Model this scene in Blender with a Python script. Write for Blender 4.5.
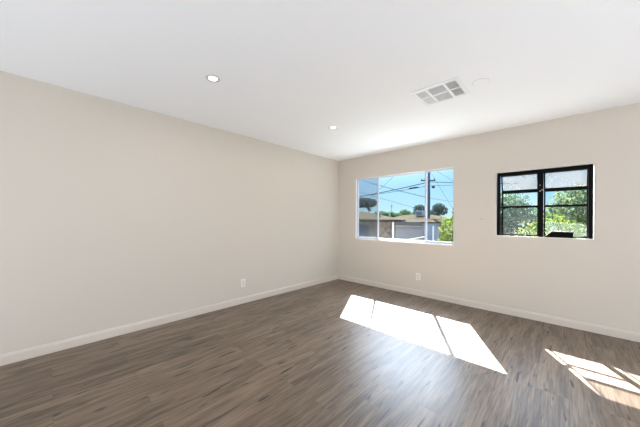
import bpy, bmesh, math, random
from mathutils import Vector, Matrix

for o in list(bpy.data.objects):
    bpy.data.objects.remove(o)
S = bpy.context.scene
COL = S.collection
PI = math.pi

# ------------------------------------------------------------------ camera
yaw, roll = -0.756767, 0.0059936
F = Vector((math.sin(yaw), math.cos(yaw), 0)); R0 = Vector((math.cos(yaw), -math.sin(yaw), 0)); U0 = Vector((0, 0, 1))
Rv = R0 * math.cos(roll) + U0 * math.sin(roll); Uv = -R0 * math.sin(roll) + U0 * math.cos(roll)
cam = bpy.data.objects.new('camera', bpy.data.cameras.new('camera')); COL.objects.link(cam)
cam.matrix_world = Matrix(((Rv.x, Uv.x, -F.x, 3.3796), (Rv.y, Uv.y, -F.y, -4.1377), (Rv.z, Uv.z, -F.z, 1.2262), (0, 0, 0, 1)))
cam.data.sensor_width = 36.0
cam.data.lens = 36.0 * 256.724 / 640
cam.data.shift_y = 6.0595 / 640
cam.data.clip_start = 0.02
cam.data.clip_end = 400
S.camera = cam

# ------------------------------------------------------------------ sky, sun, added fill lights out of view
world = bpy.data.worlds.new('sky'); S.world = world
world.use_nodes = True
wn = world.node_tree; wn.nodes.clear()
w_out = wn.nodes.new('ShaderNodeOutputWorld'); w_bg = wn.nodes.new('ShaderNodeBackground')
w_tc = wn.nodes.new('ShaderNodeTexCoord'); w_sep = wn.nodes.new('ShaderNodeSeparateXYZ'); w_rmp = wn.nodes.new('ShaderNodeValToRGB')
wn.links.new(w_tc.outputs['Generated'], w_sep.inputs[0]); wn.links.new(w_sep.outputs['Z'], w_rmp.inputs[0])
# the sky brightens towards the sun
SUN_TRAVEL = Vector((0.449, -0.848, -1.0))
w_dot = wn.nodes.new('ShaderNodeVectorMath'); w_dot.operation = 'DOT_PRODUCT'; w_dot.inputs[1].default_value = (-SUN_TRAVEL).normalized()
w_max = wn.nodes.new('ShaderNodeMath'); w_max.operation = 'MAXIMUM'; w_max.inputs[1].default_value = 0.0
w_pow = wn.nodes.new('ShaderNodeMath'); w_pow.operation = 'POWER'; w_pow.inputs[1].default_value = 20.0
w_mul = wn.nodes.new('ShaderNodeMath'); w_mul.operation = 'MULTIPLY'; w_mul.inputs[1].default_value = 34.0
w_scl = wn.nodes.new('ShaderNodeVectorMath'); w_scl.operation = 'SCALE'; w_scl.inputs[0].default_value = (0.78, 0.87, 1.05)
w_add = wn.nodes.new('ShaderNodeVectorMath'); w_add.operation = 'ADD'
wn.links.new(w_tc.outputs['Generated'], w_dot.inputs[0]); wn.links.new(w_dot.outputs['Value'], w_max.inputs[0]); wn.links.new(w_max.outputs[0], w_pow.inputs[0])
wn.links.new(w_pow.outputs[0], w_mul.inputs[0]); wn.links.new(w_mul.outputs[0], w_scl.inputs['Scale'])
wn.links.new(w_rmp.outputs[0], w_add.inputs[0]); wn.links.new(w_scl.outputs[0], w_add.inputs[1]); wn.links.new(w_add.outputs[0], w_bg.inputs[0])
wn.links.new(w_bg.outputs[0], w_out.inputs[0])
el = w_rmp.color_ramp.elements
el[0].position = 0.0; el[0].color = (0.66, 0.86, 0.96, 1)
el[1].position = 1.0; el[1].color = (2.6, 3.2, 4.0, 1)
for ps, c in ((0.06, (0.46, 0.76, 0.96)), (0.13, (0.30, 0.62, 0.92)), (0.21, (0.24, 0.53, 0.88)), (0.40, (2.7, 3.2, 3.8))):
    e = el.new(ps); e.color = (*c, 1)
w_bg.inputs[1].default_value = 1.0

def add_light(name, kind, loc, direction, energy, color=(1, 1, 1), size=None):
    d = bpy.data.lights.new(name, kind); d.energy = energy; d.color = color
    if size:
        d.shape = 'RECTANGLE'; d.size, d.size_y = size
    o = bpy.data.objects.new(name, d); COL.objects.link(o); o.location = loc
    o.rotation_euler = Vector(direction).to_track_quat('-Z', 'Z').to_euler()
    return o
sun = add_light('sun', 'SUN', (-6, 12, 14), SUN_TRAVEL, 62.0, (1.0, 0.985, 0.96))
sun.data.angle = math.radians(0.53)
# unseen fill lamps added behind and beside the camera to lift walls and ceiling
add_light('rear_fill', 'AREA', (2.4, -9.8, 0.7), (-0.1, 1, 0.35), 112, (0.90, 1.0, 1.11), (4.5, 1.2))
add_light('low_fill', 'AREA', (2.2, -5.6, 0.3), (-0.1, 0.5, 1), 34, (0.91, 1.0, 1.11), (3.8, 1.2))  # added upward fill, set low behind the camera
add_light('side_fill', 'AREA', (6.9, -3.2, 0.6), (-1, 0, 0.7), 620, (0.91, 1.0, 1.11), (5.0, 1.0))  # added fill lamp; the right wall has no opening

S.view_settings.view_transform = 'Standard'
S.view_settings.look = 'None'
S.view_settings.gamma = 1.0
S.view_settings.use_curve_mapping = False
S.view_settings.exposure = 0.22
S.cycles.use_denoising = True
S.cycles.max_bounces = 20
S.cycles.diffuse_bounces = 14
S.cycles.transparent_max_bounces = 16
S.cycles.caustics_reflective = False
S.cycles.caustics_refractive = False
S.cycles.sample_clamp_indirect = 40.0

# ------------------------------------------------------------------ materials
def new_mat(name):
    m = bpy.data.materials.new(name); m.use_nodes = True
    return m, m.node_tree, m.node_tree.nodes['Principled BSDF']
def plain(name, c, rough=0.5, metal=0.0, spec=0.5, bump=0.0, bscale=120, var=0.0, vscale=3.0):
    m, nt, b = new_mat(name)
    b.inputs['Base Color'].default_value = (*c, 1); b.inputs['Roughness'].default_value = rough
    b.inputs['Metallic'].default_value = metal; b.inputs['Specular IOR Level'].default_value = spec
    tc = nt.nodes.new('ShaderNodeTexCoord')
    if bump:
        n = nt.nodes.new('ShaderNodeTexNoise'); n.inputs['Scale'].default_value = bscale; n.inputs['Detail'].default_value = 3
        bp = nt.nodes.new('ShaderNodeBump'); bp.inputs['Strength'].default_value = bump; bp.inputs['Distance'].default_value = 0.002
        nt.links.new(tc.outputs['Object'], n.inputs['Vector']); nt.links.new(n.outputs['Fac'], bp.inputs['Height'])
        nt.links.new(bp.outputs['Normal'], b.inputs['Normal'])
    if var:
        n = nt.nodes.new('ShaderNodeTexNoise'); n.inputs['Scale'].default_value = vscale; n.inputs['Detail'].default_value = 4
        r = nt.nodes.new('ShaderNodeValToRGB')
        r.color_ramp.elements[0].position = 0.3; r.color_ramp.elements[1].position = 0.7
        r.color_ramp.elements[0].color = (*[max(0, x * (1 - var)) for x in c], 1)
        r.color_ramp.elements[1].color = (*[min(1, x * (1 + var)) for x in c], 1)
        nt.links.new(tc.outputs['Object'], n.inputs['Vector']); nt.links.new(n.outputs['Fac'], r.inputs[0])
        nt.links.new(r.outputs[0], b.inputs['Base Color'])
    return m

M = {}
M['wall'] = plain('painted_beige_wall', (0.600, 0.545, 0.474), 0.7, spec=0.25, bump=0.12, bscale=160)
M['ceiling'] = plain('painted_white_ceiling', (0.92, 0.925, 0.935), 0.8, spec=0.2, bump=0.1, bscale=120)
M['trim'] = plain('baseboard_paint', (0.61, 0.545, 0.475), 0.4, spec=0.4, bump=0.03)
M['white'] = plain('white_paint', (0.82, 0.80, 0.77), 0.5)
M['reveal'] = plain('white_reveal_paint', (0.80, 0.775, 0.74), 0.6, bump=0.08, bscale=150)
M['alu'] = plain('white_aluminium', (0.50, 0.51, 0.57), 0.35, spec=0.5, bump=0.02)
M['black_steel'] = plain('black_painted_steel', (0.004, 0.004, 0.004), 0.55, spec=0.06, bump=0.05, bscale=60)
M['black_box'] = plain('black_plastic', (0.004, 0.004, 0.004), 0.6, spec=0.05, bump=0.05)
M['grey_edge'] = plain('pale_grey_plastic', (0.07, 0.075, 0.072), 0.5, bump=0.03)
M['brass'] = plain('worn_brass', (0.45, 0.34, 0.22), 0.4, metal=0.7, bump=0.05)
M['plate'] = plain('white_plastic', (0.74, 0.71, 0.67), 0.35, bump=0.02)
M['plate_face'] = plain('ivory_plastic', (0.62, 0.58, 0.54), 0.35, bump=0.02)
M['slot'] = plain('dark_slot', (0.03, 0.03, 0.03), 0.6, bump=0.02)
M['vent'] = plain('vent_enamel', (0.84, 0.84, 0.84), 0.4, bump=0.02)
M['vent_dark'] = plain('duct_interior', (0.55, 0.55, 0.56), 0.8, bump=0.05)
M['lamp_trim'] = plain('lamp_trim_white', (0.60, 0.60, 0.60), 0.35, bump=0.02)
M['steel'] = plain('screw_steel', (0.03, 0.027, 0.025), 0.6, spec=0.1, bump=0.02)

def floor_mat():
    m, nt, b = new_mat('grey_brown_plank_floor'); L = nt.links; N = nt.nodes
    tc = N.new('ShaderNodeTexCoord'); sep = N.new('ShaderNodeSeparateXYZ'); L.new(tc.outputs['Object'], sep.inputs[0])
    cmb = N.new('ShaderNodeCombineXYZ'); L.new(sep.outputs['Y'], cmb.inputs[0]); L.new(sep.outputs['X'], cmb.inputs[1])
    br = N.new('ShaderNodeTexBrick'); L.new(cmb.outputs[0], br.inputs['Vector'])
    br.offset = 0.37; br.inputs['Scale'].default_value = 1.0
    br.inputs['Brick Width'].default_value = 1.22; br.inputs['Row Height'].default_value = 0.18
    br.inputs['Mortar Size'].default_value = 0.0014; br.inputs['Mortar Smooth'].default_value = 0.2; br.inputs['Bias'].default_value = 0.0
    br.inputs['Color1'].default_value = (0, 0, 0, 1); br.inputs['Color2'].default_value = (1, 1, 1, 1); br.inputs['Mortar'].default_value = (0.5, 0.5, 0.5, 1)
    off = N.new('ShaderNodeVectorMath'); off.operation = 'MULTIPLY'; L.new(br.outputs['Color'], off.inputs[0]); off.inputs[1].default_value = (7.3, 11.1, 5.7)
    add = N.new('ShaderNodeVectorMath'); add.operation = 'ADD'; L.new(tc.outputs['Object'], add.inputs[0]); L.new(off.outputs[0], add.inputs[1])
    def noise(sx, sy, detail, dist):
        mp = N.new('ShaderNodeMapping'); mp.inputs['Scale'].default_value = (sx, sy, 1); L.new(add.outputs[0], mp.inputs['Vector'])
        n = N.new('ShaderNodeTexNoise'); n.inputs['Scale'].default_value = 1.0; n.inputs['Detail'].default_value = detail
        n.inputs['Distortion'].default_value = dist; L.new(mp.outputs[0], n.inputs['Vector']); return n
    fine = noise(130, 5.0, 5, 0.4); broad = noise(16, 1.6, 4, 0.8); knot = noise(34, 4.2, 1.5, 0.25)
    ramp = N.new('ShaderNodeValToRGB'); e = ramp.color_ramp.elements
    e[0].position = 0.37; e[0].color = (0.072, 0.047, 0.029, 1); e[1].position = 0.65; e[1].color = (0.262, 0.193, 0.136, 1)
    mix1 = N.new('ShaderNodeMix'); mix1.data_type = 'FLOAT'; mix1.inputs['Factor'].default_value = 0.5
    L.new(fine.outputs['Fac'], mix1.inputs[2]); L.new(broad.outputs['Fac'], mix1.inputs[3])
    pl = N.new('ShaderNodeSeparateColor'); L.new(br.outputs['Color'], pl.inputs[0])
    mad = N.new('ShaderNodeMath'); mad.operation = 'MULTIPLY_ADD'; L.new(pl.outputs[0], mad.inputs[0]); mad.inputs[1].default_value = 0.07; L.new(mix1.outputs[0], mad.inputs[2])
    sub = N.new('ShaderNodeMath'); sub.operation = 'SUBTRACT'; L.new(mad.outputs[0], sub.inputs[0]); sub.inputs[1].default_value = 0.045
    L.new(sub.outputs[0], ramp.inputs[0])
    kr = N.new('ShaderNodeValToRGB'); kr.color_ramp.elements[0].position = 0.645; kr.color_ramp.elements[1].position = 0.72
    L.new(knot.outputs['Fac'], kr.inputs[0])
    mk = N.new('ShaderNodeMix'); mk.data_type = 'RGBA'; L.new(kr.outputs[0], mk.inputs['Factor']); L.new(ramp.outputs[0], mk.inputs[6]); mk.inputs[7].default_value = (0.020, 0.013, 0.009, 1)
    mm = N.new('ShaderNodeMix'); mm.data_type = 'RGBA'; L.new(br.outputs['Fac'], mm.inputs['Factor']); L.new(mk.outputs[2], mm.inputs[6]); mm.inputs[7].default_value = (0.12, 0.088, 0.064, 1)
    L.new(mm.outputs[2], b.inputs['Base Color'])
    b.inputs['Roughness'].default_value = 0.37; b.inputs['Specular IOR Level'].default_value = 0.6
    bp = N.new('ShaderNodeBump'); bp.inputs['Strength'].default_value = 0.12; bp.inputs['Distance'].default_value = 0.002
    L.new(fine.outputs['Fac'], bp.inputs['Height']); L.new(bp.outputs[0], b.inputs['Normal'])
    return m
M['floor'] = floor_mat()

def glass_mat(name, tint=(0.93, 0.96, 0.96), gloss=1.0):
    m = bpy.data.materials.new(name); m.use_nodes = True; nt = m.node_tree; nt.nodes.clear()
    out = nt.nodes.new('ShaderNodeOutputMaterial'); mx = nt.nodes.new('ShaderNodeMixShader'); t = nt.nodes.new('ShaderNodeBsdfTransparent'); g = nt.nodes.new('ShaderNodeBsdfGlossy'); f = nt.nodes.new('ShaderNodeFresnel')
    f.inputs['IOR'].default_value = 1.45; t.inputs[0].default_value = (*tint, 1); g.inputs[0].default_value = (gloss, gloss, gloss, 1); g.inputs['Roughness'].default_value = 0.02
    ge = nt.nodes.new('ShaderNodeNewGeometry'); mu = nt.nodes.new('ShaderNodeMath'); mu.operation = 'SUBTRACT'; mu.use_clamp = True
    nt.links.new(f.outputs[0], mu.inputs[0]); nt.links.new(ge.outputs['Backfacing'], mu.inputs[1]); nt.links.new(mu.outputs[0], mx.inputs[0]); nt.links.new(t.outputs[0], mx.inputs[1]); nt.links.new(g.outputs[0], mx.inputs[2]); nt.links.new(mx.outputs[0], out.inputs[0])
    return m
M['glass'] = glass_mat('clear_glass')
def frosted(name, trans, see, dusty=None, vscale=6):
    # see: share that passes straight through; the rest scatters
    m = bpy.data.materials.new(name); m.use_nodes = True; nt = m.node_tree; nt.nodes.clear()
    out = nt.nodes.new('ShaderNodeOutputMaterial'); mx = nt.nodes.new('ShaderNodeMixShader'); t = nt.nodes.new('ShaderNodeBsdfTransparent')
    tl = nt.nodes.new('ShaderNodeBsdfTranslucent'); df = nt.nodes.new('ShaderNodeBsdfDiffuse'); ad = nt.nodes.new('ShaderNodeMixShader')
    tl.inputs[0].default_value = (*trans, 1); df.inputs[0].default_value = (0.5, 0.5, 0.48, 1); ad.inputs[0].default_value = 0.3
    tc = nt.nodes.new('ShaderNodeTexCoord'); n = nt.nodes.new('ShaderNodeTexNoise'); n.inputs['Scale'].default_value = vscale; n.inputs['Detail'].default_value = 3
    r = nt.nodes.new('ShaderNodeMapRange'); r.inputs['To Min'].default_value = max(0, see - 0.06); r.inputs['To Max'].default_value = min(1, see + 0.06)
    nt.links.new(tc.outputs['Object'], n.inputs['Vector']); nt.links.new(n.outputs['Fac'], r.inputs['Value']); nt.links.new(r.outputs[0], mx.inputs[0])
    nt.links.new(df.outputs[0], ad.inputs[1]); nt.links.new(tl.outputs[0], ad.inputs[2])
    nt.links.new(ad.outputs[0], mx.inputs[1]); nt.links.new(t.outputs[0], mx.inputs[2]); nt.links.new(mx.outputs[0], out.inputs[0])
    return m
M['frosted'] = frosted('frosted_glass', (0.05, 0.05, 0.048), 0.52)
M['dusty'] = frosted('dusty_glass', (0.14, 0.17, 0.17), 0.95)
def screen_mat():
    m = bpy.data.materials.new('insect_screen'); m.use_nodes = True; nt = m.node_tree; nt.nodes.clear()
    out = nt.nodes.new('ShaderNodeOutputMaterial'); mx = nt.nodes.new('ShaderNodeMixShader'); t = nt.nodes.new('ShaderNodeBsdfTransparent'); d = nt.nodes.new('ShaderNodeBsdfDiffuse')
    d.inputs[0].default_value = (0.10, 0.13, 0.15, 1); mx.inputs[0].default_value = 0.24
    nt.links.new(t.outputs[0], mx.inputs[1]); nt.links.new(d.outputs[0], mx.inputs[2]); nt.links.new(mx.outputs[0], out.inputs[0])
    return m
M['screen'] = screen_mat()
def emit_mat(name, c, s):
    m, nt, b = new_mat(name); b.inputs['Base Color'].default_value = (0.9, 0.9, 0.88, 1)
    b.inputs['Emission Color'].default_value = (*c, 1); b.inputs['Emission Strength'].default_value = s; return m
M['lamp'] = emit_mat('lit_lamp_lens', (1.0, 0.97, 0.92), 4.0)

def leaf_mat(name, c1, c2, trans=0.45):
    m = bpy.data.materials.new(name); m.use_nodes = True; nt = m.node_tree; nt.nodes.clear()
    out = nt.nodes.new('ShaderNodeOutputMaterial'); mx = nt.nodes.new('ShaderNodeMixShader'); d = nt.nodes.new('ShaderNodeBsdfDiffuse'); t = nt.nodes.new('ShaderNodeBsdfTranslucent')
    tc = nt.nodes.new('ShaderNodeTexCoord'); n = nt.nodes.new('ShaderNodeTexNoise'); n.inputs['Scale'].default_value = 3.5; n.inputs['Detail'].default_value = 4
    r = nt.nodes.new('ShaderNodeValToRGB'); r.color_ramp.elements[0].position = 0.35; r.color_ramp.elements[1].position = 0.65
    r.color_ramp.elements[0].color = (*c1, 1); r.color_ramp.elements[1].color = (*c2, 1)
    nt.links.new(tc.outputs['Object'], n.inputs['Vector']); nt.links.new(n.outputs['Fac'], r.inputs[0])
    nt.links.new(r.outputs[0], d.inputs[0]); nt.links.new(r.outputs[0], t.inputs[0]); mx.inputs[0].default_value = trans
    nt.links.new(d.outputs[0], mx.inputs[1]); nt.links.new(t.outputs[0], mx.inputs[2]); nt.links.new(mx.outputs[0], out.inputs[0])
    return m
M['leaf_dark'] = leaf_mat('dark_teal_leaves', (0.025, 0.045, 0.045), (0.045, 0.075, 0.07), 0.3)
M['leaf_slate'] = leaf_mat('slate_leaves', (0.022, 0.032, 0.038), (0.035, 0.05, 0.056), 0.2)
M['leaf_green'] = leaf_mat('mid_green_leaves', (0.028, 0.058, 0.033), (0.06, 0.10, 0.055))
M['leaf_lime'] = leaf_mat('yellow_green_leaves', (0.030, 0.062, 0.012), (0.125, 0.15, 0.032))
M['leaf_soft'] = leaf_mat('soft_green_leaves', (0.045, 0.068, 0.036), (0.10, 0.13, 0.062))
M['bark'] = plain('bark', (0.09, 0.075, 0.06), 0.9, bump=0.5, bscale=20)
M['pole'] = plain('weathered_pole', (0.045, 0.05, 0.065), 0.9, spec=0.0, bump=0.3, bscale=20, var=0.2)
M['wire'] = plain('black_cable', (0.02, 0.027, 0.04), 0.8, spec=0.0, bump=0.05)
M['roof_tan'] = plain('tan_roof_shingle', (0.036, 0.0300, 0.0225), 0.9, spec=0.0, bump=0.5, bscale=8, var=0.15, vscale=1.5)
M['brown_wall'] = plain('brown_stone_wall', (0.19, 0.148, 0.12), 0.9, spec=0.0, bump=0.5, bscale=5, var=0.5, vscale=3.5)
M['grey_wall'] = plain('grey_stucco', (0.25, 0.255, 0.28), 0.9, spec=0.0, bump=0.3, bscale=20, var=0.06)
M['slate_panel'] = plain('blue_grey_panel', (0.17, 0.20, 0.25), 0.8, spec=0.0, bump=0.2, var=0.06)
M['fascia'] = plain('dark_fascia', (0.05, 0.06, 0.075), 0.7, bump=0.1)
M['pale_post'] = plain('pale_post', (0.55, 0.55, 0.57), 0.7, bump=0.1)
M['concrete'] = plain('pale_concrete', (0.10, 0.09, 0.08), 0.9, spec=0.0, bump=0.3, bscale=15, var=0.1)
M['block'] = plain('grey_block_wall', (0.34, 0.34, 0.37), 0.9, spec=0.0, bump=0.3, bscale=15, var=0.1)
M['ground'] = plain('outside_ground', (0.09, 0.08, 0.07), 0.95, spec=0.0, bump=0.4, bscale=4, var=0.25, vscale=0.6)
M['bounce_ground'] = plain('pale_bounce_ground', (0.24, 0.25, 0.25), 0.9, spec=0.0, bump=0.2, bscale=15, var=0.06)
M['stucco'] = plain('outside_stucco', (0.62, 0.58, 0.52), 0.9, bump=0.4, bscale=40)

# ------------------------------------------------------------------ helpers
def add_box(bm, lo, hi, mi=0, bev=0.0):
    x0, y0, z0 = lo; x1, y1, z1 = hi
    v = [bm.verts.new(p) for p in ((x0, y0, z0), (x1, y0, z0), (x1, y1, z0), (x0, y1, z0), (x0, y0, z1), (x1, y0, z1), (x1, y1, z1), (x0, y1, z1))]
    fs = [bm.faces.new([v[i] for i in q]) for q in ((3, 2, 1, 0), (4, 5, 6, 7), (0, 1, 5, 4), (1, 2, 6, 5), (2, 3, 7, 6), (3, 0, 4, 7))]
    for f in fs: f.material_index = mi
    if bev:
        es = list({e for f in fs for e in f.edges})
        bmesh.ops.bevel(bm, geom=es, offset=bev, segments=2, profile=0.5, affect='EDGES', clamp_overlap=True)
def add_prism(bm, pts, axis, a, b):
    # pts: polygon in the two other axes, extruded along axis from a to b
    def P(p, t):
        q = list(p); q.insert(axis, t); return q
    va = [bm.verts.new(P(p, a)) for p in pts]; vb = [bm.verts.new(P(p, b)) for p in pts]
    n = len(pts)
    bm.faces.new(va[::-1]); bm.faces.new(vb)
    for i in range(n): bm.faces.new((va[i], va[(i + 1) % n], vb[(i + 1) % n], vb[i]))
    bmesh.ops.recalc_face_normals(bm, faces=bm.faces[:])
def add_bar(bm, p, q, w, h, up=(0, 0, 1)):
    p, q = Vector(p), Vector(q); d = (q - p).normalized(); s = d.cross(Vector(up)).normalized(); u = s.cross(d)
    c = [s * a * w / 2 + u * b * h / 2 for a, b in ((-1, -1), (1, -1), (1, 1), (-1, 1))]
    va = [bm.verts.new(p + k) for k in c]; vb = [bm.verts.new(q + k) for k in c]
    bm.faces.new(va[::-1]); bm.faces.new(vb)
    for i in range(4): bm.faces.new((va[i], va[(i + 1) % 4], vb[(i + 1) % 4], vb[i]))
def add_tube(bm, pts, rad, n=8):
    rings = []
    for i, p in enumerate(pts):
        p = Vector(p); d = (Vector(pts[min(i + 1, len(pts) - 1)]) - Vector(pts[max(i - 1, 0)])).normalized()
        a = d.cross(Vector((0, 0, 1)));
        if a.length < 1e-3: a = Vector((1, 0, 0))
        a.normalize(); b = d.cross(a); r = rad[i] if isinstance(rad, (list, tuple)) else rad
        rings.append([bm.verts.new(p + a * r * math.cos(2 * PI * k / n) + b * r * math.sin(2 * PI * k / n)) for k in range(n)])
    for r0, r1 in zip(rings, rings[1:]):
        for k in range(n): bm.faces.new((r0[k], r0[(k + 1) % n], r1[(k + 1) % n], r1[k]))
    bm.faces.new(rings[0]); bm.faces.new(rings[-1][::-1])
    bmesh.ops.recalc_face_normals(bm, faces=bm.faces[:])
def add_lathe(bm, prof, n=40, cap_first=False, cap_last=False, c=(0, 0, 0)):
    rings = [[bm.verts.new((c[0] + r * math.cos(2 * PI * k / n), c[1] + r * math.sin(2 * PI * k / n), c[2] + z)) for k in range(n)] for r, z in prof]
    for r0, r1 in zip(rings, rings[1:]):
        for k in range(n): bm.faces.new((r0[k], r0[(k + 1) % n], r1[(k + 1) % n], r1[k]))
    if cap_first: bm.faces.new(rings[0])
    if cap_last: bm.faces.new(rings[-1])
    bmesh.ops.recalc_face_normals(bm, faces=bm.faces[:])
def obj(name, bm, mats, parent=None, smooth=False):
    me = bpy.data.meshes.new(name); bm.to_mesh(me); bm.free()
    for m in (mats if isinstance(mats, (list, tuple)) else [mats]): me.materials.append(m)
    if smooth:
        for p in me.polygons: p.use_smooth = True
    o = bpy.data.objects.new(name, me); COL.objects.link(o)
    if parent: o.parent = parent
    return o
def box_obj(name, lo, hi, mat, parent=None, bev=0.0):
    bm = bmesh.new(); add_box(bm, lo, hi, 0, bev); return obj(name, bm, mat, parent)
def tag(o, label=None, cat=None, group=None, kind=None):
    if label: o['label'] = label
    if cat: o['category'] = cat
    if group: o['group'] = group
    if kind: o['kind'] = kind
    return o
def thing(name, loc, label, cat, group=None, kind=None):
    o = bpy.data.objects.new(name, None); o.empty_display_size = 0.1; COL.objects.link(o); o.location = loc
    return tag(o, label, cat, group, kind)
def rel(o, root): o.parent = root; o.location = -Vector(root.location); return o
def dup(root, loc, label=None):
    r = root.copy(); COL.objects.link(r); r.location = loc
    if label: r['label'] = label
    for ch in list(root.children):
        c = ch.copy(); COL.objects.link(c); c.parent = r
        for g in list(ch.children):
            d = g.copy(); COL.objects.link(d); d.parent = c
    return r

# ------------------------------------------------------------------ room shell
X1, Y0, H, TH = 7.0, -10.0, 2.44, 0.10
W1 = (0.436, 2.211, 0.856, 2.020)
W2 = (2.730, 3.634, 1.022, 1.864)
def wall_with_holes(name, x0, x1, z0, z1, y_in, y_out, holes):
    bm = bmesh.new()
    xs = sorted({x0, x1, *[h[0] for h in holes], *[h[1] for h in holes]}); zs = sorted({z0, z1, *[h[2] for h in holes], *[h[3] for h in holes]})
    def inside(cx, cz): return any(h[0] < cx < h[1] and h[2] < cz < h[3] for h in holes)
    for y, flip, mi in ((y_in, False, 0), (y_out, True, 2)):
        vs = {(i, j): bm.verts.new((x, y, z)) for i, x in enumerate(xs) for j, z in enumerate(zs)}
        for i in range(len(xs) - 1):
            for j in range(len(zs) - 1):
                if inside((xs[i] + xs[i + 1]) / 2, (zs[j] + zs[j + 1]) / 2): continue
                q = [vs[i, j], vs[i + 1, j], vs[i + 1, j + 1], vs[i, j + 1]]
                f = bm.faces.new(q[::-1] if flip else q); f.material_index = mi
    def strip(a, b, mi):
        f = bm.faces.new([bm.verts.new(p) for p in ((a[0], y_in, a[1]), (b[0], y_in, b[1]), (b[0], y_out, b[1]), (a[0], y_out, a[1]))]); f.material_index = mi
    for h in holes:
        c = [(h[0], h[2]), (h[1], h[2]), (h[1], h[3]), (h[0], h[3])]
        for k in range(4): strip(c[(k + 1) % 4], c[k], 1)
    c = [(x0, z0), (x1, z0), (x1, z1), (x0, z1)]
    for k in range(4): strip(c[k], c[(k + 1) % 4], 0)
    bmesh.ops.remove_doubles(bm, verts=bm.verts[:], dist=1e-5)
    return tag(obj(name, bm, [M['wall'], M['reveal'], M['stucco']]), kind='structure')
wall_with_holes('wall_back', -TH, X1 + TH, 0.0, H, 0.0, TH, [W1, W2])
tag(box_obj('wall_left', (-TH, Y0 - TH, 0), (0, 0, H), M['wall']), kind='structure')
tag(box_obj('wall_right', (X1, Y0 - TH, 0), (X1 + TH, 0, H), M['wall']), kind='structure')
tag(box_obj('wall_rear', (0, Y0 - TH, 0), (X1, Y0, H), M['wall']), kind='structure')
tag(box_obj('floor', (-TH, Y0 - TH, -0.12), (X1 + TH, TH, 0), M['floor']), kind='structure')
tag(box_obj('ceiling', (-TH, Y0 - TH, H), (X1 + TH, TH, H + 0.2), M['ceiling']), kind='structure')
BH, BT = 0.092, 0.013
prof = [(0, 0), (BT, 0), (BT, BH - 0.024), (BT - 0.004, BH - 0.010), (BT - 0.010, BH), (0, BH)]
bm = bmesh.new(); add_prism(bm, [(a, z) for a, z in prof], 1, Y0, 0.0); tag(obj('baseboard_left', bm, M['trim']), kind='structure')
bm = bmesh.new(); add_prism(bm, [(-a, z) for a, z in prof], 0, BT, X1); tag(obj('baseboard_back', bm, M['trim']), kind='structure')
bm = bmesh.new(); add_prism(bm, [(X1 - a, z) for a, z in prof], 1, Y0, -BT); tag(obj('baseboard_right', bm, M['trim']), kind='structure')

# ------------------------------------------------------------------ window 1: white sliding window
w1 = thing('window_1', (W1[0], 0, W1[2]), 'wide white sliding window in three panes with a screened left pane', 'window', kind='structure')
def w1_child(name, bm, mat, parent=None):
    o = obj(name, bm, mat)
    if parent is None:
        o.parent = w1; o.location = -w1.location
    else:
        o.parent = parent
    return o
YA, YB = 0.030, 0.088
fx0, fx1, fz0, fz1 = W1
bm = bmesh.new()
add_box(bm, (fx0, YA, fz0), (fx1, YB, fz0 + 0.022)); add_box(bm, (fx0, YA, fz1 - 0.012), (fx1, YB, fz1))
add_box(bm, (fx0, YA, fz0 + 0.022), (fx0 + 0.016, YB, fz1 - 0.012)); add_box(bm, (fx1 - 0.014, YA, fz0 + 0.022), (fx1, YB, fz1 - 0.012))
w1_child('window_frame', bm, M['alu'])
bm = bmesh.new()
for y in (0.045, 0.068): add_box(bm, (fx0 + 0.016, y, fz0 + 0.022), (fx1 - 0.014, y + 0.006, fz0 + 0.030))
w1_child('sill_track', bm, M['alu'])
mx1, mx2 = 0.905, 1.775
zlo, zhi = fz0 + 0.030, fz1 - 0.012
def sash(x0, x1, y, t=0.010, sides=(1, 1)):
    bm = bmesh.new()
    add_box(bm, (x0, y, zlo), (x1, y + 0.02, zlo + t)); add_box(bm, (x0, y, zhi - t), (x1, y + 0.02, zhi))
    tl, tr = 0.020 if sides[0] == 1 else 0.008, 0.020 if sides[1] == 1 else 0.010
    add_box(bm, (x0, y, zlo + t), (x0 + tl, y + 0.02, zhi - t)); add_box(bm, (x1 - tr, y, zlo + t), (x1, y + 0.02, zhi - t))
    s = w1_child('sash', bm, M['alu'])
    g = bmesh.new(); add_box(g, (x0 + tl, y + 0.008, zlo + t), (x1 - tr, y + 0.012, zhi - t))
    w1_child('glass_pane', g, M['glass'], s)
    return s
sash(fx0 + 0.016, mx1 + 0.008, 0.040, sides=(0, 1))
sash(mx1 - 0.012, mx2 + 0.012, 0.063, t=0.008, sides=(0, 0))
sr = sash(mx2 - 0.014, fx1 - 0.014, 0.040, sides=(1, 0))
bm = bmesh.new(); add_box(bm, (mx2 - 0.006, 0.032, 1.38), (mx2 + 0.008, 0.0402, 1.46), 0, 0.002); w1_child('sash_latch', bm, M['plate'], sr)
bm = bmesh.new(); add_box(bm, (fx0 + 0.016, 0.084, zlo), (mx1 - 0.006, 0.0855, zhi)); w1_child('insect_screen', bm, M['screen'])

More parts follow.
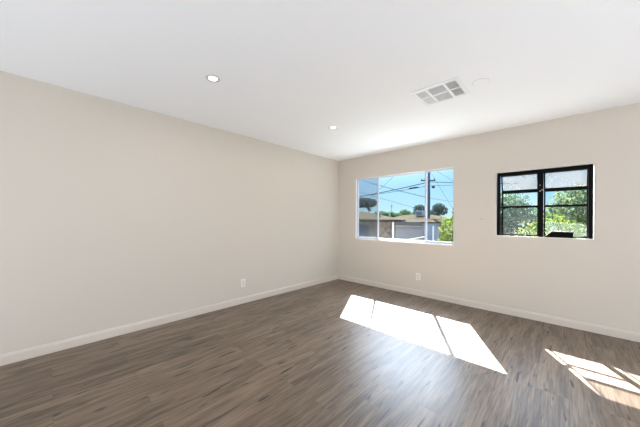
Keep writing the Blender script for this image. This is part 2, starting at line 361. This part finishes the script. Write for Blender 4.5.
# ------------------------------------------------------------------ window 2: black steel awning window pushed open
w2 = thing('window_2', (W2[0], 0, W2[2]), 'black steel awning window with pushed out panes', 'window', kind='structure')
def w2_child(name, bm, mat, parent=None, label=None):
    o = obj(name, bm, mat)
    if parent is None:
        o.parent = w2; o.location = -w2.location
    else:
        o.parent = parent
    if label: o['label'] = label
    return o
gx0, gx1, gz0, gz1 = W2
bm = bmesh.new()
ya, yb = 0.016, 0.055
add_box(bm, (gx0 + 0.006, ya, gz0), (gx0 + 0.042, yb, gz1), 0, 0.003); add_box(bm, (gx1 - 0.044, ya, gz0), (gx1 - 0.006, yb, gz1), 0, 0.003)
add_box(bm, (gx0 + 0.04, ya, gz1 - 0.047), (gx1 - 0.042, yb, gz1 - 0.004), 0, 0.003)
w2_child('window_frame', bm, M['black_steel'])
bm = bmesh.new(); add_box(bm, (3.162, ya - 0.004, gz0), (3.208, yb, gz1 - 0.046), 0, 0.003); w2_child('mullion', bm, M['black_steel'])
bm = bmesh.new(); add_box(bm, (gx0 + 0.001, 0.0, gz0 - 0.0), (gx1 - 0.001, 0.012, gz0 + 0.006)); w2_child('sill_edge', bm, M['reveal'])
YS = 0.105
def lower_leaf(x0, x1, mat):
    bm = bmesh.new(); d = 0.014
    for z, t in ((1.034, 0.012), (1.396, 0.026), (1.588, 0.012)): add_box(bm, (x0, YS, z), (x1, YS + d, z + t))
    for xa, xb in ((x0, x0 + 0.015), (x1 - 0.012, x1)): add_box(bm, (xa, YS, 1.046), (xb, YS + d, 1.590))
    s = w2_child('sash', bm, M['black_steel'])
    for z0, z1 in ((1.046, 1.396), (1.422, 1.588)):
        g = bmesh.new(); add_box(g, (x0 + 0.015, YS + 0.005, z0), (x1 - 0.012, YS + 0.009, z1)); w2_child('glass_pane', g, mat, s)
    return s
def top_vent(x0, x1):
    # hinged under the head, its foot pushed outwards
    top, foot = Vector((0, 0.048, 1.818)), Vector((0, YS + 0.004, 1.612))
    bm = bmesh.new(); P = lambda x, t: Vector((x, 0, 0)) + top.lerp(foot, t)
    add_bar(bm, P(x0, 0), P(x1, 0), 0.014, 0.014); add_bar(bm, P(x0, 1), P(x1, 1), 0.016, 0.038)
    for x in (x0 + 0.006, x1 - 0.006): add_bar(bm, P(x, 0), P(x, 1), 0.012, 0.014, up=(1, 0, 0))
    s = w2_child('vent_sash', bm, M['black_steel'])
    g = bmesh.new(); add_bar(g, P((x0 + x1) / 2, 0.02), P((x0 + x1) / 2, 0.98), 0.004, x1 - x0 - 0.02, up=(1, 0, 0)); w2_child('frosted_pane', g, M['frosted'], s, 'pale frosted glass pane')
    return s
lower_leaf(2.778, 3.160, M['dusty']); lower_leaf(3.210, 3.594, M['glass'])
top_vent(2.778, 3.160); top_vent(3.210, 3.594)
bm = bmesh.new(); add_bar(bm, (2.768, 0.05, 1.400), (2.800, YS, 1.400), 0.012, 0.02); add_bar(bm, (2.772, 0.03, 1.40), (2.830, 0.045, 1.385), 0.010, 0.022)
w2_child('stay_arm', bm, M['black_steel'])
bm = bmesh.new(); add_box(bm, (3.172, 0.002, 1.585), (3.186, 0.0122, 1.600), 0, 0.002); add_box(bm, (3.190, 0.002, 1.60), (3.205, 0.0122, 1.614), 0, 0.002); add_box(bm, (3.172, 0.004, 1.66), (3.184, 0.0122, 1.668), 0, 0.001)
w2_child('brass_catch', bm, M['brass'], None, 'small worn brass catches')
# black box on the sill
bx = thing('box', (3.35, 0.055, gz0), 'black low box with a slanted left end lying on the sill of the black window', 'box')
bm = bmesh.new(); add_prism(bm, [(3.222 - 3.35, 0.006), (3.470 - 3.35, 0.006), (3.470 - 3.35, 0.072), (3.285 - 3.35, 0.072)], 1, -0.035, 0.035)
obj('body', bm, M['black_box'], bx)
bm = bmesh.new(); add_prism(bm, [(3.283 - 3.35, 0.072), (3.472 - 3.35, 0.072), (3.470 - 3.35, 0.080), (3.290 - 3.35, 0.080)], 1, -0.036, 0.036)
obj('lid', bm, M['grey_edge'], bx)['label'] = 'pale grey top edge'

# ------------------------------------------------------------------ ceiling fittings
CAN_W = 4.5
def can_light(loc, label):
    t = thing('recessed_light', loc, label, 'ceiling light', 'recessed lights in the ceiling')
    bm = bmesh.new(); add_lathe(bm, [(0.058, 0.0), (0.058, -0.002), (0.055, -0.004), (0.049, -0.004), (0.040, -0.002), (0.036, -0.001)]); obj('trim_ring', bm, M['lamp_trim'], t, True)
    bm = bmesh.new(); add_lathe(bm, [(0.0365, -0.0005), (0.036, -0.0014), (0.025, -0.0018), (0.010, -0.002)], cap_first=True, cap_last=True); obj('lens', bm, M['lamp'], t, True)
    d = bpy.data.lights.new('lamp_light', 'AREA'); d.shape = 'DISK'; d.size = 0.068; d.energy = CAN_W; d.color = (1.0, 0.97, 0.93)
    o = bpy.data.objects.new('lamp_light', d); COL.objects.link(o); o.parent = t; o.location = (0, 0, -0.004)
    return t
c1 = can_light((1.177, -3.164, H), 'round lit recessed light in the white ceiling, the larger nearer one')
c2 = dup(c1, (1.174, -1.563, H), 'round lit recessed light in the white ceiling, the smaller one near the far corner')

vx0, vx1, vy0, vy1 = 2.328, 2.736, -1.772, -1.396
vc = ((vx0 + vx1) / 2, (vy0 + vy1) / 2)
v = thing('ceiling_vent', (vc[0], vc[1], H), 'square white ceiling air vent with six louvred cells', 'air vent')
hx, hy = (vx1 - vx0) / 2, (vy1 - vy0) / 2
fl = 0.030; zd = -0.012
colx = [-hx + fl, -hx + 0.118, -hx + 0.136, hx - 0.136, hx - 0.118, hx - fl]
rowy = [-hy + fl, -0.008, 0.008, hy - fl]
bm = bmesh.new()
add_box(bm, (-hx, -hy, zd), (hx, rowy[0], -0.004)); add_box(bm, (-hx, rowy[3], zd), (hx, hy, -0.004))
add_box(bm, (-hx, rowy[0], zd), (colx[0], rowy[3], -0.004)); add_box(bm, (colx[5], rowy[0], zd), (hx, rowy[3], -0.004))
obj('frame', bm, M['vent'], v)
bm = bmesh.new(); add_box(bm, (-hx + 0.006, -hy + 0.006, -0.004), (hx - 0.006, hy - 0.006, -0.0004)); obj('back_plate', bm, M['vent_dark'], v)
bm = bmesh.new()
add_box(bm, (colx[1], rowy[0], zd), (colx[2], rowy[3], -0.004)); add_box(bm, (colx[3], rowy[0], zd), (colx[4], rowy[3], -0.004))
for a, b in ((0, 1), (2, 3), (4, 5)): add_box(bm, (colx[a], rowy[1], zd + 0.0004), (colx[b], rowy[2], -0.004))
obj('divider', bm, M['vent'], v)
for ci, (a, b) in enumerate(((0, 1), (2, 3), (4, 5))):
    for r0, r1 in ((rowy[0], rowy[1]), (rowy[2], rowy[3])):
        bm = bmesh.new(); pitch = 0.0085
        if ci == 1:
            n = int((r1 - r0) / pitch)
            for k in range(n):
                y = r0 + (k + 0.5) * (r1 - r0) / n
                add_bar(bm, (colx[a], y, -0.0078), (colx[b], y, -0.0078), 0.0012, 0.0072, up=(0, 0.8, 1))
        else:
            n = int((colx[b] - colx[a]) / pitch); sgn = 0.8 if ci == 0 else -0.8
            for k in range(n):
                x = colx[a] + (k + 0.5) * (colx[b] - colx[a]) / n
                add_bar(bm, (x, r0, -0.0078), (x, r1, -0.0078), 0.0012, 0.0072, up=(sgn, 0, 1))
        obj('louvre', bm, M['vent'], v)

d = thing('ceiling_cover', (2.852, -1.536, H), 'round flat white blank cover on the ceiling beside the square vent', 'ceiling cover')
bm = bmesh.new(); add_lathe(bm, [(0.062, 0.0), (0.062, -0.0015), (0.060, -0.003), (0.050, -0.0035), (0.010, -0.0035)], cap_last=True); obj('plate', bm, M['ceiling'], d, False)
bm = bmesh.new(); add_lathe(bm, [(0.0605, -0.0002), (0.0650, -0.0002), (0.0648, -0.0012), (0.061, -0.0012), (0.0605, -0.0002)]); obj('rim', bm, M['lamp_trim'], d, True)

# ------------------------------------------------------------------ outlets, anchor screw
def outlet(loc, rz, label):
    t = thing('wall_outlet', loc, label, 'outlet', 'wall outlets'); t.rotation_euler[2] = rz
    # plate faces -Y in its own frame
    bm = bmesh.new(); add_box(bm, (-0.035, -0.006, -0.058), (0.035, -0.0002, 0.058), 0, 0.0025); obj('cover_plate', bm, M['plate'], t)
    for s in (-1, 1):
        bm = bmesh.new(); cz = s * 0.020
        pts = [(0.0165 * max(-1, min(1, 1.25 * math.cos(a))), cz + 0.0145 * math.sin(a)) for a in [2 * PI * k / 24 for k in range(24)]]
        add_prism(bm, pts, 1, -0.0078, -0.0055); r = obj('receptacle', bm, M['plate_face'], t)
        bm = bmesh.new()
        add_box(bm, (-0.0075, -0.0083, cz - 0.002), (-0.0055, -0.0077, cz + 0.007)); add_box(bm, (0.0055, -0.0083, cz - 0.001), (0.0075, -0.0077, cz + 0.007)); add_box(bm, (-0.002, -0.0083, cz - 0.010), (0.002, -0.0077, cz - 0.006))
        obj('slots', bm, M['slot'], r)
    bm = bmesh.new(); add_prism(bm, [(0.003 * math.cos(2 * PI * k / 12), 0.003 * math.sin(2 * PI * k / 12)) for k in range(12)], 1, -0.0072, -0.0058); obj('screw', bm, M['plate_face'], t)
    return t
outlet((0, -2.185, 0.297), PI / 2, 'white wall outlet low on the long left wall')
outlet((1.679, 0, 0.308), 0, 'white wall outlet low on the back wall under the wide white window')
t = thing('wall_anchor', (2.561, 0, 1.247), 'tiny dark screw in a pale wall anchor left of the black window', 'screw')
t.rotation_euler[0] = PI / 2
bm = bmesh.new(); add_lathe(bm, [(0.013, 0.0002), (0.0125, 0.0016), (0.006, 0.002)], 20, cap_last=True); obj('collar', bm, M['plate'], t, False)
bm = bmesh.new(); add_lathe(bm, [(0.0075, 0.001), (0.0075, 0.0035), (0.004, 0.0045)], 14, cap_last=True); obj('screw_head', bm, M['steel'], t, True)

# ------------------------------------------------------------------ outside
GZ = -1.3
bm = bmesh.new(); add_box(bm, (-70, TH + 0.02, GZ - 0.3), (40, 110, GZ)); tag(obj('ground', bm, M['ground']), kind='structure')
tag(box_obj('ground_bounce_slab', (-6.0, TH + 0.02, GZ), (9.0, 7.5, GZ + 0.03), M['bounce_ground']), kind='structure')  # unseen pale slab added to bounce sun up onto the ceiling
tag(box_obj('foundation', (-TH, 0.0, GZ), (X1 + TH, TH, -0.12), M['stucco']), kind='structure')

rng = random.Random(7)
def add_leaves(bm, blobs, n, size):
    tot = sum(b[3] * b[4] * b[5] for b in blobs)
    for (cx, cy, cz, rx, ry, rz) in blobs:
        for _ in range(max(10, int(n * rx * ry * rz / tot))):
            while True:
                p = Vector((rng.uniform(-1, 1), rng.uniform(-1, 1), rng.uniform(-1, 1)))
                if 0.15 < p.length < 1: break
            p = p * (0.55 + 0.45 * rng.random()) / max(p.length, 0.3) if rng.random() < 0.6 else p
            c = Vector((cx + p.x * rx, cy + p.y * ry, cz + p.z * rz))
            s = size * rng.uniform(0.6, 1.3); a = Vector((rng.gauss(0, 1), rng.gauss(0, 1), rng.gauss(0, 1))).normalized(); b = a.orthogonal().normalized()
            b.rotate(Matrix.Rotation(rng.random() * 6.28, 3, a)); e = a.cross(b)
            q = [c - b * s, c - e * s * 0.45 + a * s * 0.1, c + b * s, c + e * s * 0.45 + a * s * 0.1]
            bm.faces.new([bm.verts.new(k) for k in q])
def tree(name, loc, blobs, n, size, leaf, label, cat, trunk_r=0.12, trunk_top=None, branches=True, group=None):
    t = thing(name, loc, label, cat, group)
    bm = bmesh.new(); add_leaves(bm, blobs, n, size); obj('foliage', bm, M[leaf], t)
    bm = bmesh.new(); top = trunk_top if trunk_top else blobs[0][2]
    add_tube(bm, [(0, 0, -0.05), (0.03, 0.02, top * 0.5), (0, 0, top)], [trunk_r, trunk_r * 0.75, trunk_r * 0.5])
    if branches:
        for b in blobs: add_tube(bm, [(0, 0, top * 0.55), (b[0] * 0.5, b[1] * 0.5, (top * 0.55 + b[2]) / 2), (b[0], b[1], b[2])], [trunk_r * 0.5, trunk_r * 0.35, trunk_r * 0.15], 6)
    obj('trunk', bm, M['bark'], t)
    return t

# --- neighbour's house with the brown wall
def hip_roof(bm, x0, x1, y0, y1, z0, z1, r0, r1, yr, t=0.12):
    b = [Vector(p) for p in ((x0, y0, z0), (x1, y0, z0), (x1, y1, z0), (x0, y1, z0))]
    lo = [bm.verts.new(p - Vector((0, 0, t))) for p in b]; hi = [bm.verts.new(p) for p in b]
    a, c = bm.verts.new((r0, yr, z1)), bm.verts.new((r1, yr, z1))
    bm.faces.new(lo[::-1])
    for i in range(4): bm.faces.new((lo[i], lo[(i + 1) % 4], hi[(i + 1) % 4], hi[i]))
    bm.faces.new((hi[0], hi[1], c, a)); bm.faces.new((hi[1], hi[2], c)); bm.faces.new((hi[2], hi[3], a, c)); bm.faces.new((hi[3], hi[0], a))
h1 = thing('house', (-4.25, 11.6, GZ), 'brown walled house with a low tan hip roof, behind the white window on the left', 'house')
h1.rotation_euler[2] = math.radians(22)
bm = bmesh.new(); add_box(bm, (-16, 12, GZ), (-5.0, 16.4, 1.18)); rel(obj('wall', bm, M['brown_wall']), h1)
bm = bmesh.new(); hip_roof(bm, -16.6, -4.25, 11.6, 17.0, 1.24, 1.88, -13, -7.3, 14.3); rel(obj('roof', bm, M['roof_tan']), h1)
bm = bmesh.new(); add_box(bm, (-16.6, 11.56, 1.10), (-4.25, 11.6, 1.25)); rel(obj('fascia', bm, M['roof_tan']), h1)
for x in (-4.75, -8.2):
    bm = bmesh.new(); add_box(bm, (x - 0.06, 11.66, GZ), (x + 0.06, 11.78, 1.12)); rel(obj('porch_post', bm, M['pale_post']), h1)
bm = bmesh.new(); add_box(bm, (-7.6, 11.95, -0.1), (-6.4, 12.03, 0.9)); wf = rel(obj('window', bm, M['fascia']), h1)
bm = bmesh.new(); add_tube(bm, [(-5.75, 12.6, 1.3), (-5.75, 12.6, 1.72)], 0.06, 8); rel(obj('vent_pipe', bm, M['fascia']), h1)

# --- garage with grey wall
h2 = thing('garage', (-6.5, 20, GZ), 'grey walled garage with a tan roof and dark eave behind the wide white window', 'garage')
bm = bmesh.new(); add_box(bm, (-9.4, 18.6, GZ), (-5.5, 22.4, 0.98)); rel(obj('wall', bm, M['grey_wall']), h2)
bm = bmesh.new(); add_prism(bm, [(18.2, 0.98), (18.2, 1.08), (20.7, 1.38), (22.9, 1.08), (22.9, 0.98)], 0, -9.9, -4.0); rel(obj('roof', bm, M['roof_tan']), h2)
bm = bmesh.new(); add_box(bm, (-9.9, 18.14, 0.80), (-5.5, 18.2, 1.06)); rel(obj('fascia', bm, M['fascia']), h2)
bm = bmesh.new(); add_box(bm, (-5.5, 18.3, GZ), (-4.35, 18.7, 0.98)); rel(obj('side_panel', bm, M['slate_panel']), h2)
bm = bmesh.new(); add_box(bm, (-4.62, 18.2, GZ), (-4.52, 18.3, 0.75)); rel(obj('downpipe', bm, M['pale_post']), h2)
bm = bmesh.new(); add_box(bm, (-9.3, 18.54, 0.62), (-5.55, 18.6, 0.72)); rel(obj('trim_band', bm, M['pale_post']), h2)
h3 = thing('house', (-13, 33, GZ), 'distant low house whose pale tan roof shows over the grey garage', 'house')
bm = bmesh.new(); add_box(bm, (-14.6, 30.6, GZ), (-8.4, 36, 1.3)); rel(obj('wall', bm, M['brown_wall']), h3)
bm = bmesh.new(); hip_roof(bm, -15.2, -7.6, 30, 36.6, 1.42, 2.02, -14.2, -10.2, 33.3); rel(obj('roof', bm, M['roof_tan']), h3)
ac = thing('rooftop_unit', (-11.25, 32.0, 1.79), 'grey boxy air unit on the distant roof left of the utility pole', 'air unit')
bm = bmesh.new(); add_box(bm, (-0.5, -0.4, 0.0), (0.5, 0.4, 0.78), 0, 0.02); obj('casing', bm, M['slate_panel'], ac)
bm = bmesh.new(); add_box(bm, (-0.42, -0.42, 0.12), (0.42, -0.395, 0.62)); obj('grille', bm, M['fascia'], ac)

lw = thing('garden_wall', (-4.5, 11.5, GZ), 'pale low concrete wall running in front of the grey garage', 'wall')
GA, GB = (-3.55, 10.0), (-4.08, 15.3)
bm = bmesh.new(); add_bar(bm, (GA[0], GA[1], -0.68), (GB[0], GB[1], -0.68), 0.14, 1.24); rel(obj('wall_body', bm, M['grey_wall']), lw)
bm = bmesh.new(); add_bar(bm, (GA[0], GA[1], -0.03), (GB[0], GB[1], -0.03), 0.26, 0.06); rel(obj('coping', bm, M['concrete']), lw)

# --- utility pole and wires
up = thing('utility_pole', (-7.0, 23.6, GZ), 'dark wooden utility pole with a crossarm standing behind the garage', 'utility pole')
bm = bmesh.new(); add_tube(bm, [(0, 0, -0.1), (0, 0, 5.0), (0, 0, 9.8)], [0.21, 0.19, 0.16], 14); obj('pole', bm, M['pole'], up, True)
bm = bmesh.new(); add_bar(bm, (-0.60, -0.5, 6.74), (0.60, 0.3, 6.74), 0.10, 0.13); obj('crossarm', bm, M['pole'], up)
for k in (-0.52, -0.25, 0.52):
    bm = bmesh.new(); add_lathe(bm, [(0.03, 0.0), (0.045, 0.04), (0.03, 0.08), (0.045, 0.12), (0.02, 0.15)], 10, cap_last=True, c=(k, k * 0.667 - 0.1, 6.80)); obj('insulator', bm, M['wire'], up, True)
def wire(a, b, r, label, ext=1.8, sag=0.3, y=23.5):
    # a on the pole side, b further along; the wire runs on beyond b
    a, b = Vector((a[0], y, a[1])), Vector((b[0], y, b[1])); b = a + (b - a) * ext; n = 14
    P = [a.lerp(b, k / n) - Vector((0, 0, sag * 4 * (k / n) * (1 - k / n))) for k in range(n + 1)]
    bm = bmesh.new(); add_tube(bm, P, r, 6); o = obj('overhead_wire', bm, M['wire'], None, True)
    return tag(o, label, 'wire', 'overhead wires')
wire((-7.2, 5.19), (-16.43, 4.45), 0.045, 'thick dark power cable running left from just below the crossarm across the sky', y=23.3)
wire((-7.2, 3.70), (-12.88, 5.57), 0.020, 'thin cable rising from low on the pole to the upper left of the wide window', sag=0.1, y=23.4)
wire((-10.0, 7.04), (-13.85, 4.24), 0.016, 'steep thin wire slanting down to the left across the middle pane', ext=1.5, sag=0.05, y=23.55)
wire((-7.2, 4.84), (-13.57, 4.50), 0.026, 'black telephone cable with a thick splice left of the pole', sag=0.15, y=23.45)
wire((-7.2, 2.2), (-15.9, 5.0), 0.018, 'thin wire sloping up to the left, lowest in the middle pane', sag=0.12, y=23.7)
wire((-7.2, 3.64), (-9.55, 4.37), 0.014, 'short looking thin wire rising left from the pole over the dark trees', ext=3.0, sag=0.05, y=23.62)
wire((-6.8, 5.25), (-3.92, 4.92), 0.032, 'dark power cable leaving the pole to the right at crossarm height', ext=3, sag=0.05, y=23.3)
wire((-6.8, 4.85), (-3.92, 4.71), 0.020, 'thin cable leaving the pole to the right just under the thicker one', ext=3, sag=0.03, y=23.4)
wire((-6.8, 6.82), (-3.92, 4.69), 0.014, 'thin guy wire sloping down to the right from high on the pole', ext=2.4, sag=0.02, y=23.65)
wire((-6.8, 6.31), (-5.01, 3.07), 0.012, 'thinnest steep wire close to the right side of the pole', ext=1.7, sag=0.0, y=23.75)
wire((-6.8, 3.56), (-4.27, 3.04), 0.014, 'low thin service wire running right from the pole above the shrub', ext=3, sag=0.03, y=23.5)
bm = bmesh.new(); add_tube(bm, [(-9.0, 23.2, 4.71), (-8.75, 23.2, 4.72), (-8.1, 23.2, 4.75), (-7.85, 23.2, 4.77)], [0.03, 0.09, 0.09, 0.03], 10)
tag(obj('cable_splice', bm, M['wire'], None, True), 'thick black splice case on the telephone cable left of the pole', 'splice')
bm = bmesh.new(); add_lathe(bm, [(0.05, 0.0), (0.16, 0.02), (0.16, 0.20), (0.12, 0.24), (0.03, 0.26)], 16, True, True, c=(-6.38, 23.3, 4.55))
tag(obj('line_canister', bm, M['pole'], None, True), 'small dark canister hanging on the cable right of the pole', 'canister')

# --- trees
tree('umbrella_tree', (-18.45, 30.0, GZ), [(-2.6, 0, 5.3, 3.9, 2.6, 0.75), (-2.4, 0, 4.85, 3.6, 2.4, 0.4), (0.0, 0, 4.35, 0.35, 0.35, 0.5)], 5200, 0.2, 'leaf_slate',
     'dark flat-bottomed umbrella-shaped tree seen through the screened left pane', 'tree', 0.16, 4.6, False)
tree('background_tree', (-14.0, 38.5, GZ), [(0, 0, 4.4, 1.05, 1.0, 0.75), (-0.5, 0, 3.6, 0.7, 0.8, 0.6), (0.4, 0, 3.7, 0.8, 0.8, 0.7)], 1100, 0.17, 'leaf_dark',
     'dark bluish tree far behind the roof, just left of the utility pole', 'tree', group='trees beyond the roofs')
tree('background_tree', (-11.0, 38, GZ), [(0.2, 0, 4.5, 1.0, 1.0, 0.7), (0.9, 0, 4.0, 0.7, 0.8, 0.7), (-0.4, 0, 3.6, 0.9, 0.8, 0.8)], 1200, 0.17, 'leaf_dark',
     'dark bluish tree far behind the roof, just right of the utility pole', 'tree', group='trees beyond the roofs')
tree('background_tree', (-17.4, 40, GZ), [(0.2, 0, 3.7, 1.1, 1.0, 0.8), (-0.6, 0, 3.2, 1.0, 1.0, 0.7), (0.9, 0, 3.2, 0.9, 1.0, 0.7)], 1300, 0.18, 'leaf_green',
     'small round green tree far beyond the roofs in the middle pane', 'tree', group='trees beyond the roofs')
tree('hedge', (-18.2, 35.5, GZ), [(-1.4, 0, 3.3, 1.6, 0.8, 0.8), (0.4, 0, 3.25, 1.4, 0.8, 0.7), (1.6, 0, 3.1, 1.1, 0.8, 0.6)], 1600, 0.16, 'leaf_green',
     'low green hedge showing over the ridge of the tan hip roof', 'hedge', 0.1, 2.6)
bm = bmesh.new(); add_tube(bm, [(-18.57, 37.5, GZ), (-18.57, 37.5, 4.0)], 0.04, 6); add_tube(bm, [(-18.82, 37.5, 3.6), (-18.32, 37.5, 3.6)], 0.03, 6)
tag(obj('antenna_mast', bm, M['wire']), 'thin antenna mast standing beyond the tan hip roof', 'antenna')
tree('shrub', (0.25, 6.0, GZ), [(0.05, 0, 1.5, 0.45, 0.4, 0.7), (0.15, 0, 2.15, 0.42, 0.4, 0.5), (-0.12, 0.2, 2.55, 0.2, 0.2, 0.16), (0.25, 0, 0.7, 0.6, 0.5, 0.7), (0.3, 0, 2.4, 0.3, 0.3, 0.35)], 1900, 0.06, 'leaf_lime',
     'yellow-green leafy shrub at the right edge of the wide white window', 'shrub', 0.05, 1.2)
tree('cypress', (-0.33, 9.2, GZ), [(0, 0, 2.2, 0.16, 0.16, 1.25)], 700, 0.06, 'leaf_dark',
     'slim dark cypress at the far right edge of the wide white window', 'tree', 0.05, 1.5, False)
tree('yard_tree', (1.55, 9.6, GZ), [(-0.1, 0, 2.95, 1.0, 0.9, 0.8), (-0.7, 0.2, 2.4, 0.9, 0.8, 0.8), (0.6, 0, 2.4, 0.85, 0.8, 0.9), (0.1, 0, 3.35, 0.75, 0.5, 0.45), (0, 0, 1.7, 1.2, 0.8, 0.7)], 4800, 0.09, 'leaf_green',
     'mid green tree filling the left panes of the black window', 'tree', 0.11, group='trees behind the black window')
tree('yard_tree', (3.75, 8.6, GZ), [(0, 0, 3.0, 0.85, 0.8, 0.75), (-0.5, 0, 2.45, 0.6, 0.7, 0.65), (0.6, 0, 2.5, 0.7, 0.7, 0.8), (0.2, 0, 3.5, 0.6, 0.6, 0.4)], 2600, 0.08, 'leaf_soft',
     'pale green tree filling the upper right panes of the black window', 'tree', 0.11, group='trees behind the black window')
tree('flowering_bush', (3.25, 4.6, GZ), [(0, 0, 2.2, 0.55, 0.4, 0.5), (-0.45, 0.1, 2.05, 0.4, 0.35, 0.5), (0.45, 0, 2.0, 0.35, 0.35, 0.45), (0.1, 0, 1.4, 0.7, 0.45, 0.6)], 2600, 0.05, 'leaf_lime',
     'bright yellow-green bush low behind the right panes of the black window', 'bush', 0.05, 1.6)
bw = thing('yard_wall', (4.2, 5.7, GZ), 'grey block wall with a pale coping low behind the right side of the black window', 'wall')
bm = bmesh.new(); add_box(bm, (3.62, 5.6, GZ), (8.0, 5.8, 0.90)); rel(obj('wall_body', bm, M['block']), bw)
bm = bmesh.new(); add_box(bm, (3.58, 5.57, 0.90), (8.0, 5.83, 0.96)); rel(obj('coping', bm, M['concrete']), bw)
sh = thing('shed', (4.7, 11, GZ), 'small grey shed half hidden behind the bush and the block wall', 'shed')
bm = bmesh.new(); add_box(bm, (3.95, 10.2, GZ), (6.5, 12.5, 1.25)); rel(obj('wall', bm, M['block']), sh)
bm = bmesh.new(); add_box(bm, (3.8, 10.0, 1.25), (6.7, 12.7, 1.35)); rel(obj('roof', bm, M['fascia']), sh)
